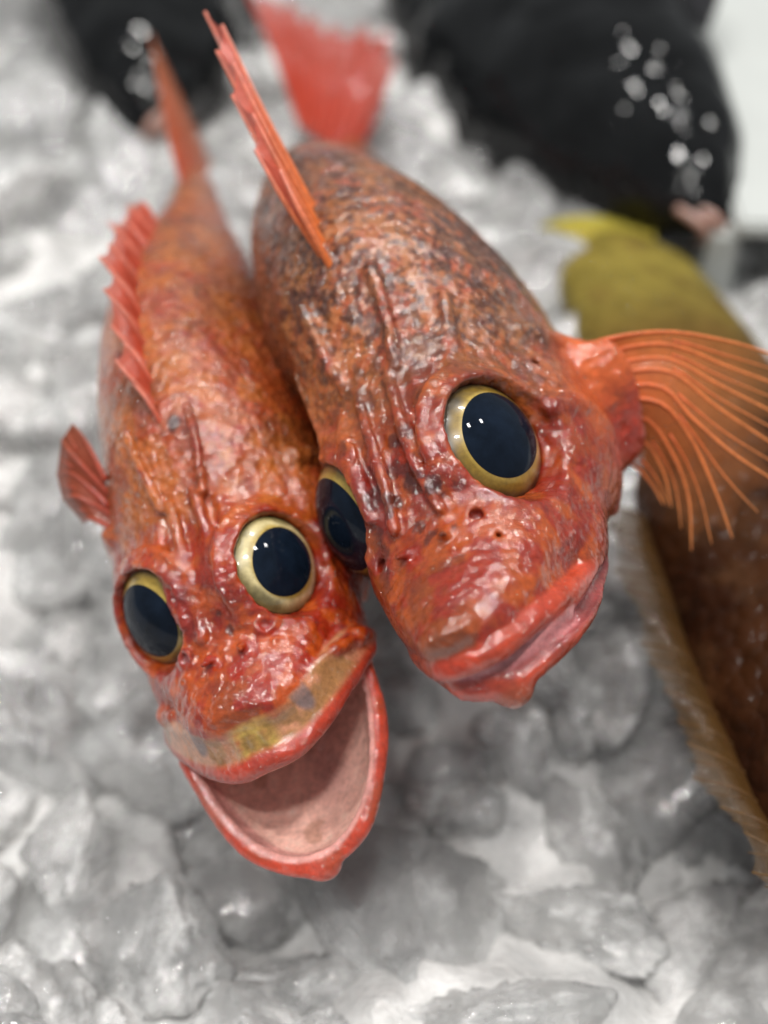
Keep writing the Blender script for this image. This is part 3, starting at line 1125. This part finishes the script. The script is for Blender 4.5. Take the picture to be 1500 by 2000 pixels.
    for s_ in np.linspace(.12, .95, 9):
        sheet = ed * (1 - s_) + up * s_ + np.array([0, .10, -.05]) * math.sin(math.pi * s_)
        sc.caps(sheet, .11, .2)
    for px in (-.28, .0, .26):
        sc.caps([(px * .7, .65, .52), (px, .28, .18), (px * 1.2, .06, -.15)], [.12, .14, .1], .08)
    tt = np.abs(np.linspace(-1, 1, len(up)))
    ru = .235 + .03 * np.cos(tt * 3) - .06 * tt
    sc.caps(up, ru, .10)
    for sx in (1, -.9):     # maxilla bones
        sc.caps(spline([(sx * 1.45, 1.25, .28), (sx * 1.95, 1.65, .06), (sx * 2.35, 2.1, -.3), (sx * 2.42, 2.4, -.75)]), [.08] * 8 + [.14] * 8 + [.22] * 9, .12)
    V, F = sc.mesh((-4.0, -1.9, -3.9), (4.0, 22, 4.8), .05, relief_noise(k, lambda P: (.15 + .85 * sstep(.2, .9, P[:, 1] + P[:, 2] * .6)) * (.1 + .9 * sstep(.3, .7, d_caps(P, ((ed + up) / 2)[::3], .02)))))

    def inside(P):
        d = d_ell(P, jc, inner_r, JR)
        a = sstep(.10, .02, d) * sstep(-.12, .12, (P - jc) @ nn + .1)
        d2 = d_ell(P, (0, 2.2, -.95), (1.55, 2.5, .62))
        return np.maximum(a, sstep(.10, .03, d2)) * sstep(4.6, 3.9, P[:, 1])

    def rimband(P):
        return sstep(.46, .34, d_caps(P, rim, .02)) * sstep(-.10, .06, -(d_ell(P, jc, (2.14, 3.44, 1.46), JR)) + .02)

    def rimout(P):
        d = d_caps(P, rim, .02)
        return sstep(.36, .16, d) * sstep(-.02, .08, d_ell(P, jc, (2.14, 3.44, 1.46), JR))

    def sheetm(P):
        m = np.zeros(len(P))
        for s_ in np.linspace(.15, .8, 5):
            m = np.maximum(m, sstep(.2, .12, d_caps(P, ed * (1 - s_) + up * s_, .02)))
        return m

    def ochre(P):
        return sheetm(P) * sstep(.6, .3, np.abs(P[:, 0] - .05)) * .9

    def streak(P):
        mid_ = ed * .25 + up * .75
        return sheetm(P) * sstep(.14, .05, d_caps(P, mid_, .02)) * sstep(.5, .8, np.abs(P[:, 0])) * sstep(2.0, 1.6, np.abs(P[:, 0])) * .85

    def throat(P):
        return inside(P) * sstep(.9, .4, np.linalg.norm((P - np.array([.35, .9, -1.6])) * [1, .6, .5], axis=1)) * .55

    q = dict(k=k, T=T, spots=[((.30, 6.6, 3.3), .2, (.012, .006, .006)), ((.1, 2.6, 1.3), .12, (.12, .03, .015)), ((.2, 2.2, 1.2), .1, (.12, .03, .015))], tan=.4, olive=.7, brown=.28, gold=.55, warm=(1.12, 1.0, .8),
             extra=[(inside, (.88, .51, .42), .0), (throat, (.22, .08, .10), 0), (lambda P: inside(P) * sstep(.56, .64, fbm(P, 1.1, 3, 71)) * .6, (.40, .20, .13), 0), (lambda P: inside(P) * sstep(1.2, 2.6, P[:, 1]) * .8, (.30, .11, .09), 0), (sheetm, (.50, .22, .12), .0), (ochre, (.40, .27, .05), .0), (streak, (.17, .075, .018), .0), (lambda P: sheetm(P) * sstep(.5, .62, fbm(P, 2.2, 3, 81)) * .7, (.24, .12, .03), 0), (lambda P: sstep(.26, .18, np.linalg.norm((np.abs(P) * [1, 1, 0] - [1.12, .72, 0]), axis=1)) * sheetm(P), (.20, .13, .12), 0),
                    (rimband, (.70, .33, .29), .05), (lambda P: rimout(P) * (.35 + .65 * sstep(.38, .55, fbm(P, 1.5, 3, 44))), (.50, .050, .020), .1)],
             lips=[(up, ru - .02, (.38, .034, .013))], pits=pits)
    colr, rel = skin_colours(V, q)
    # the lip stays red over the membrane paint
    w = sstep(.10, .0, d_caps(V, up, ru - .02))
    colr = colr * (1 - w[:, None]) + np.array([.38, .034, .013]) * (.6 + .8 * fbm(V, 2.5, 3, 8)[:, None]) * w[:, None]
    warp = bend_fn(9.0, .0, -.004)
    return warp(V), F, colr, rel, (c, eg, R, ai, ap), warp, T


V, F, colr, rel, ey, warpL, TLt = build_left()
fishL = empty('red_rockfish', pose(RL, TL, .95))
tag(fishL, 'red fish with gaping mouth and folded fins left of the closed-mouth one', 'fish', 'red fish facing forward on the ice')
body_obj(V, F, colr, rel, fishL)
eyes(fishL, *ey, gold=(.52, .44, .22), rim=(.20, .165, .06), pale=True)
make_fin(fishL, 'pectoral_fin',
         [[[-1.9, 6.9, 2.4], [-2.0, 7.6, 3.0], [-2.2, 8.1, 3.3]], [[-2.0, 6.8, 2.1], [-2.4, 7.5, 2.9], [-2.6, 8.0, 3.1]],
          [[-2.1, 6.6, 1.9], [-2.6, 7.3, 2.6], [-3.1, 7.7, 2.5]], [[-2.1, 6.5, 1.7], [-2.7, 6.9, 2.3], [-3.2, 7.3, 2.1]], [[-2.2, 6.2, 1.6], [-2.6, 6.5, 1.9], [-2.9, 6.7, 1.7]]],
         (.36, .05, .025), (.22, .06, .03), rad=.07, memb=(1.2, 1.0), memb_col=(.17, .04, .02), label='short folded brown-red side fin', branch=1)
ys = [6.6 + .55 * i for i in range(17)]
tp = [(y + 1.0, float(np.interp(y + .6, TLt['y'], TLt['zt'])) + .45 + .16 * math.sin(i * 1.9) + .35 * math.sin(math.pi * min(1, i / 13))) for i, y in enumerate(ys)]
make_fin(fishL, 'dorsal_fin',
         [[[.02, y, float(np.interp(y, TLt['y'], TLt['zt'])) - .25], [.1 * (-1) ** i - .16, y * .5 + t[0] * .5, (float(np.interp(y, TLt['y'], TLt['zt'])) + t[1]) * .5 + .1], [.10 * (-1) ** i - .38, t[0], t[1]]]
          for i, (y, t) in enumerate(zip(ys, tp))],
         (.36, .045, .015), (.50, .17, .12), rad=.085, memb=(1.3, .8), memb_col=(.28, .026, .010), ray_name='fin_spine', free=.1)
make_fin(fishL, 'tail_fin',
         [[[0, 20.6, .1 + .12 * i], [.05 * (-1) ** i, 23.5, -.6 + .32 * i], [0, 26.2 + .3 * i, -1.6 + .56 * i]] for i in range(8)],
         (.32, .042, .014), (.30, .085, .028), rad=.09, memb=(1, .9), branch=2, free=.12)

# ------------------------------------------------------------------ fish lying further back
DARK = simple_mat('dark_fish_skin', (.006, .0065, .007), rough=.5, coat=.8, coat_rough=.03, grain=.6, gscale=60, spec=.0, bump=((60, .3, .005),), dome=(38, .0035))
BROWN = simple_mat('brown_fish_skin', (1, 1, 1), rough=.6, coat=.2, coat_rough=.05, spec=.05, attr=True, grain=.3, gscale=120, bump=((160, .3, .002), (600, .2, .0008)), dome=(260, .0010))
LIPM = simple_mat('pale_lip', (.36, .21, .17), rough=.4, coat=.6, sub=.2)
BLACK = simple_mat('black_eye', (.006, .007, .010), rough=.2, coat=1.0)


def loft_fish(T, paint=None, mat=None, parent=None, seg=40):
    yy = np.linspace(T['y'][0], T['y'][-1], 70)
    th = np.arange(seg) * 2 * math.pi / seg
    V = []
    for y in yy:
        w, zt, zb, zc = (np.interp(y, T['y'], T[q]) for q in ('w', 'zt', 'zb', 'zc'))
        s_ = np.sin(th)
        V.append(np.stack([w * np.cos(th), np.full(seg, y), zc + np.where(s_ > 0, zt - zc, zc - zb) * s_], 1))
    V = np.concatenate(V)
    i = np.arange(seg)
    F = np.concatenate([np.stack([k * seg + i, k * seg + (i + 1) % seg, (k + 1) * seg + (i + 1) % seg, (k + 1) * seg + i], 1) for k in range(len(yy) - 1)])
    n = len(V)
    V = np.vstack([V, V[:seg].mean(0) - [0, .1, 0], V[-seg:].mean(0) + [0, .1, 0]])
    T2 = np.concatenate([np.stack([np.full(seg, n), (i + 1) % seg, i], 1), np.stack([np.full(seg, n + 1), (len(yy) - 1) * seg + i, (len(yy) - 1) * seg + (i + 1) % seg], 1)])
    V[:, :] += (fbm(V, .6, 3, 77) - .5)[:, None] * .25 * np.array([1, 0, 1])
    me = mesh_np('body', V, [F, T2])
    if paint is not None:
        vcol(me, paint(V))
    return obj('body', me, mat, parent)


def place(name, loc, heading, roll=0.0, pitch=0.0):
    """head tip at loc (cm); body runs from it along heading degrees (0 = away along +y, + = towards -x)"""
    M = Matrix.Translation(Vector(loc) * S) @ Matrix.Rotation(math.radians(heading), 4, 'Z') @ Matrix.Rotation(math.radians(pitch), 4, 'X') @ Matrix.Rotation(math.radians(roll), 4, 'Y')
    return empty(name, M)


T_d = dict(y=np.array([0, .4, 1.2, 3, 6, 10, 15, 20, 25, 28, 30]), w=np.array([.5, .9, 1.4, 2.0, 2.6, 2.9, 2.8, 2.2, 1.3, .7, .5]),
           zt=np.array([.5, .9, 1.6, 2.7, 3.9, 4.9, 5.0, 4.1, 2.4, 1.4, 1.3]), zb=np.array([-.4, -.9, -1.5, -2.5, -3.7, -4.7, -4.8, -3.7, -2.0, -1.1, -1.0]),
           zc=np.zeros(11))


def dark_fish(loc, heading, roll, label):
    r = place('dark_fish', loc, heading, roll)
    tag(r, label, 'fish', 'dark fish lying behind')
    loft_fish(T_d, None, DARK, r)
    for sx in (1, -1):
        V, F, fr = cap_mesh((sx * 1.15, 3.4, .9), (sx, -.15, .25), .8, 0.01, 1.7, 32, 12)
        obj('eye', mesh_np('eye', V, F), BLACK, r)
    lip = spline(mir([(0, -.15, .05), (.35, .0, .0), (.75, .7, -.25), (1.0, 1.5, -.6)]), 5)
    v, f = tube(lip[5:-5], .2, 10)
    obj('upper_lip', mesh_np('upper_lip', v, f), LIPM, r)
    v, f = tube(lip[5:-5] + np.array([0, .12, -.42]), .2, 10)
    obj('lower_lip', mesh_np('lower_lip', v, f), LIPM, r)
    dk, dk2 = (.012, .012, .014), (.02, .02, .022)
    make_fin(r, 'dorsal_fin', [[[0, 8 + i * 1.6, 4.4 - .12 * max(0, i - 4) ** 1.3], [0, 9 + i * 1.6, 5.5 - .14 * max(0, i - 4) ** 1.3], [0, 10 + i * 1.6, 6.2 - .15 * max(0, i - 4) ** 1.3]] for i in range(9)], dk, dk2, memb=(1, 1), rad=.1, ray_name='fin_spine')
    make_fin(r, 'tail_fin', [[[0, 29.5, -.7 + .2 * i], [0, 32, -1.8 + .5 * i], [0, 34.5, -3.2 + .9 * i]] for i in range(8)], dk, dk2, memb=(1, 1), rad=.12)
    for sx in ((1,) if roll > 0 else (-1,)):
        make_fin(r, 'pectoral_fin', [[[sx * 2.3, 7.6, -.2 - .3 * i], [sx * 2.9, 9.0, -.3 - .45 * i], [sx * 3.0, 10.6, -.4 - .6 * i]] for i in range(6)], dk, dk2, memb=(1, 1), rad=.09)
    return r


dark_fish((10.4, 37.5, 2.2), 21, 62, 'large wet black fish with pale pink mouth at upper right')
dark_fish((-8.2, 44.5, 1.6), 6, -60, 'dark fish in the upper left corner behind the red ones')

# brown fish along the right edge, lying on its side
T_b = dict(y=np.array([0, .6, 2, 5, 9, 13, 17, 21, 25, 28.5, 30.5]), w=np.array([.6, 1.1, 1.6, 2.1, 2.4, 2.4, 2.1, 1.8, 1.6, 1.2, .5]),
           zt=np.array([.5, 1.0, 1.9, 3.2, 4.0, 4.0, 3.6, 3.1, 2.9, 2.6, 1.2]), zb=np.array([-.5, -1.0, -1.8, -2.9, -3.8, -3.9, -3.4, -2.8, -2.4, -2.1, -1.0]), zc=np.zeros(11))


def paint_brown(V):
    c = np.tile([.020, .0060, .0020], (len(V), 1))
    c = mixc(c, [.034, .011, .003], sstep(.42, .62, fbm(V, .5, 4, 61)))
    c = mixc(c, [.075, .035, .009], sstep(18, 22, V[:, 1]))
    c = mixc(c, [.18, .14, .028], sstep(22, 27, V[:, 1]))
    c = mixc(c, [.07, .03, .012], sstep(.60, .68, fbm(V, 1.2, 3, 63)) * .5)
    return c


fb = place('brown_fish', (13.2, 8.0, 1.3), 11.0, -80)
tag(fb, 'dark brown fish with ochre spiny fins along the right edge', 'fish')
loft_fish(T_b, paint_brown, BROWN, fb)
for sx in (1, -1):
    V, F, fr = cap_mesh((sx * 1.0, 3.0, 1.0), (sx, -.15, .3), .75, 0.01, 1.7, 32, 12)
    obj('eye', mesh_np('eye', V, F), BLACK, fb)
och, och2 = (.15, .072, .016), (.125, .068, .018)
zb_ = lambda y: float(np.interp(y, T_b['y'], T_b['zt']))
make_fin(fb, 'dorsal_fin', [[[.1, 3 + i * .75, zb_(3 + i * .75) - .4], [.45, 3.4 + i * .75, zb_(3 + i * .75) + .35], [.3 + .15 * math.sin(i * 2.3), 3.9 + i * .75, zb_(3 + i * .75) + 1.0 + .12 * math.sin(i * 1.7)]]
                            for i in range(20)], (.045, .018, .005), (.10, .052, .013), rad=.055, memb=(1.1, .35), ray_name='fin_spine', free=.08, branch=1)
make_fin(fb, 'anal_fin', [[[.1, 14 + i * 1.0, float(np.interp(14 + i, T_b['y'], T_b['zb'])) + .3], [.1, 15 + i, float(np.interp(14 + i, T_b['y'], T_b['zb'])) - .7], [.1, 16 + i, float(np.interp(14 + i, T_b['y'], T_b['zb'])) - 1.3]] for i in range(8)], och, och2, rad=.1, memb=(1, .9))
make_fin(fb, 'tail_fin', [[[0, 29.5, -.9 + .26 * i], [.3, 30.5, -1.2 + .38 * i], [.1, 31.8 - .12 * (i - 4) ** 2 * .4, -1.6 + .50 * i]] for i in range(9)], (.30, .23, .03), (.36, .31, .05), rad=.16, memb=(1.1, 1))
make_fin(fb, 'pectoral_fin', [[[2.1, 7.5, .2 - .3 * i], [2.6, 9, .3 - .5 * i], [2.5, 11, .4 - .7 * i]] for i in range(6)], och, och2, rad=.1, memb=(1, .85))

# ------------------------------------------------------------------ ice
def H(x, y):
    h = -2.2 + 2.5 * float(sstep(17, 30, np.float64(y))) + 1.7 * float(sstep(16.8, 12.5, np.float64(y)))
    h += 2.2 * math.exp(-((x - 2.5) / 4.5) ** 2 - ((y - 27) / 8) ** 2)
    h += .5 * (math.sin(x * .55 + 1) * math.cos(y * .4) )
    return h


NX, NY = 261, 301
gx, gy = np.meshgrid(np.linspace(-55, 55, NX), np.linspace(-20, 105, NY), indexing='ij')
gp = np.stack([gx.ravel(), gy.ravel(), np.zeros(gx.size)], 1)
gz = np.array([H(a, b) for a, b, _ in gp]) - .9 + (fbm(gp, .5, 3, 90) - .5) * 1.5
gz += np.abs(fbm(gp, .45, 3, 93) - .5) * 3.2
gp[:, 2] = gz
ii, jj = np.meshgrid(np.arange(NX - 1), np.arange(NY - 1), indexing='ij')
q0 = (ii * NY + jj).ravel()
bed = obj('ice_bed', mesh_np('ice_bed', gp, np.stack([q0, q0 + NY, q0 + NY + 1, q0 + 1], 1)), ICEBED)
tag(bed, kind='structure')


def ice_proto(seed, sub=4):
    rs = np.random.RandomState(seed)
    bm = bmesh.new()
    bmesh.ops.create_icosphere(bm, subdivisions=sub, radius=1)
    V = np.array([v.co[:] for v in bm.verts])
    F = np.array([[v.index for v in f.verts] for f in bm.faces])
    bm.free()
    n = rs.randn(13, 3)
    n /= np.linalg.norm(n, axis=1)[:, None]
    d = rs.uniform(.55, .95, 13)
    t = np.full((len(V), 13), 9.0)
    dots = V @ n.T
    t = np.where(dots > .05, d / np.maximum(dots, .05), 9.0)
    p = 16.0
    r = (np.sum(t ** -p, 1)) ** (-1 / p)
    r = np.minimum(r, 1.25)
    V = V * r[:, None] * np.array([1.1, .9, .75])
    V += V / np.linalg.norm(V, axis=1)[:, None] * ((fbm(V, 2.2, 4, seed) - .5) * .32 + (fbm(V, 7, 3, seed + 3) - .5) * .13 + np.maximum(fbm(V, 16, 2, seed + 5) - .55, 0) * .25)[:, None]
    me = mesh_np('ice_chunk', V, F)
    me.materials.append(ICE)
    return me


protos = [ice_proto(100 + i, 5 if i < 4 else 4) for i in range(10)]
rnd = random.Random(5)
cnt = 0


def chunk(x, y, z, s, rot=None, label=None, group='ice chunks', pi=None):
    global cnt
    o = bpy.data.objects.new('ice_chunk', protos[rnd.randrange(10) if pi is None else pi])
    COL.objects.link(o)
    o.location = Vector((x, y, z)) * S
    o.scale = (s[0], s[1], s[2])
    o.rotation_euler = rot if rot else (rnd.uniform(-.5, .5), rnd.uniform(-.5, .5), rnd.uniform(0, 6.3))
    tag(o, label or 'rough grey chunk of melting ice among the many in the bed', 'ice', group)
    cnt += 1
    return o


special = [
    ((2.2, 12.9, -.9), (2.4, 1.3, 1.3), (.25, .1, .15), 'wide bright frosty slab of ice at the bottom edge right of centre', 0),
    ((-1.15, 12.75, -.6), (.62, .6, .6), (.2, .1, .4), 'small clear upright lump of ice at the bottom edge near centre', 1),
    ((-4.9, 15.0, -1.5), (1.7, 1.9, 1.1), (.45, -.1, -.55), 'wedge-shaped grey ice piece with a sharp lower edge below the gaping fish', 2),
    ((-7.7, 13.3, -1.1), (1.2, 1.5, 1.1), (.2, .2, .3), 'bright frosty ice lump in the bottom left corner', 3),
    ((4.9, 15.6, -1.7), (1.9, 1.2, 1.1), (.2, .1, -.1), 'large rounded translucent ice lump near the tip of the brown fin', 1),
    ((-1.3, 14.0, -1.6), (1.9, 1.2, 1.0), (.1, .1, .2), 'broad dull ice lump below the lower jaw of the gaping fish', 0),
    ((-7.2, 17.4, -1.4), (.9, 1.9, 1.0), (.3, .2, -.2), 'tall narrow shard of ice standing at the lower left edge', 2),
    ((4.8, 21.0, -1.0), (1.3, 1.1, 1.0), (.3, .1, .8), 'clear ice piece with bright rim between closed-mouth fish and brown fish', 3),
]
taken = []
for (cx_, cy_, cz_), sc_, rt_, lb_, pi_ in special:
    chunk(cx_, cy_, cz_, sc_, rt_, lb_, None, pi_)
    taken.append((cx_, cy_, max(sc_[0], sc_[1]) * .8))
y = 10.5
while y < 66:
    pitch = 2.2 + .02 * (y - 10) + .7 * float(sstep(20, 13, np.float64(y)))
    hw = (y * .7071 + 19) * .275 + 1.5
    x = -hw
    while x < hw:
        s = pitch * rnd.choice((.5, .62, .75, .9, 1.05)) * rnd.uniform(.9, 1.1)
        xx, yy_ = x + rnd.uniform(-.5, .5) * pitch * .7, y + rnd.uniform(-.5, .5) * pitch * .7
        if cnt < 292 and not any(math.hypot(xx - a_, yy_ - b_) < r_ for a_, b_, r_ in taken):
            chunk(xx, yy_, H(xx, yy_) - .45 + rnd.uniform(-.3, .35) - .25 * s / pitch, (s, s * rnd.uniform(.7, 1.2), s * rnd.uniform(.5, .95)))
        x += pitch
    y += pitch * .9
print('ice', cnt)

# white plastic tray side at the right of the counter
TRAY = simple_mat('white_plastic', (.47, .49, .475), rough=.35, coat=.3, grain=.04, gscale=40)

tv = []
tray = bpy.data.objects.new('white_tray', None)
tray.location = Vector((12.0, 61, 1.0)) * S
COL.objects.link(tray)
tag(tray, 'plain white plastic tray wall beyond the black fish at the right', 'tray')


def box(name, lo, hi, mat, parent, bev=.15):
    bm = bmesh.new()
    bmesh.ops.create_cube(bm, size=1)
    for v in bm.verts:
        for k in range(3):
            v.co[k] = (lo[k] if v.co[k] < 0 else hi[k]) * S
    bmesh.ops.bevel(bm, geom=bm.edges[:], offset=bev * S, segments=3, affect='EDGES')
    me = bpy.data.meshes.new(name)
    bm.to_mesh(me)
    bm.free()
    return obj(name, me, mat, parent)


box('wall', (-1.0, -24, -3), (0, 26, 1.2), TRAY, tray)
box('rim', (-.3, -24.3, 1.203), (14, 26.3, 1.8), TRAY, tray)
tray.rotation_euler = (0, 0, math.radians(-2))
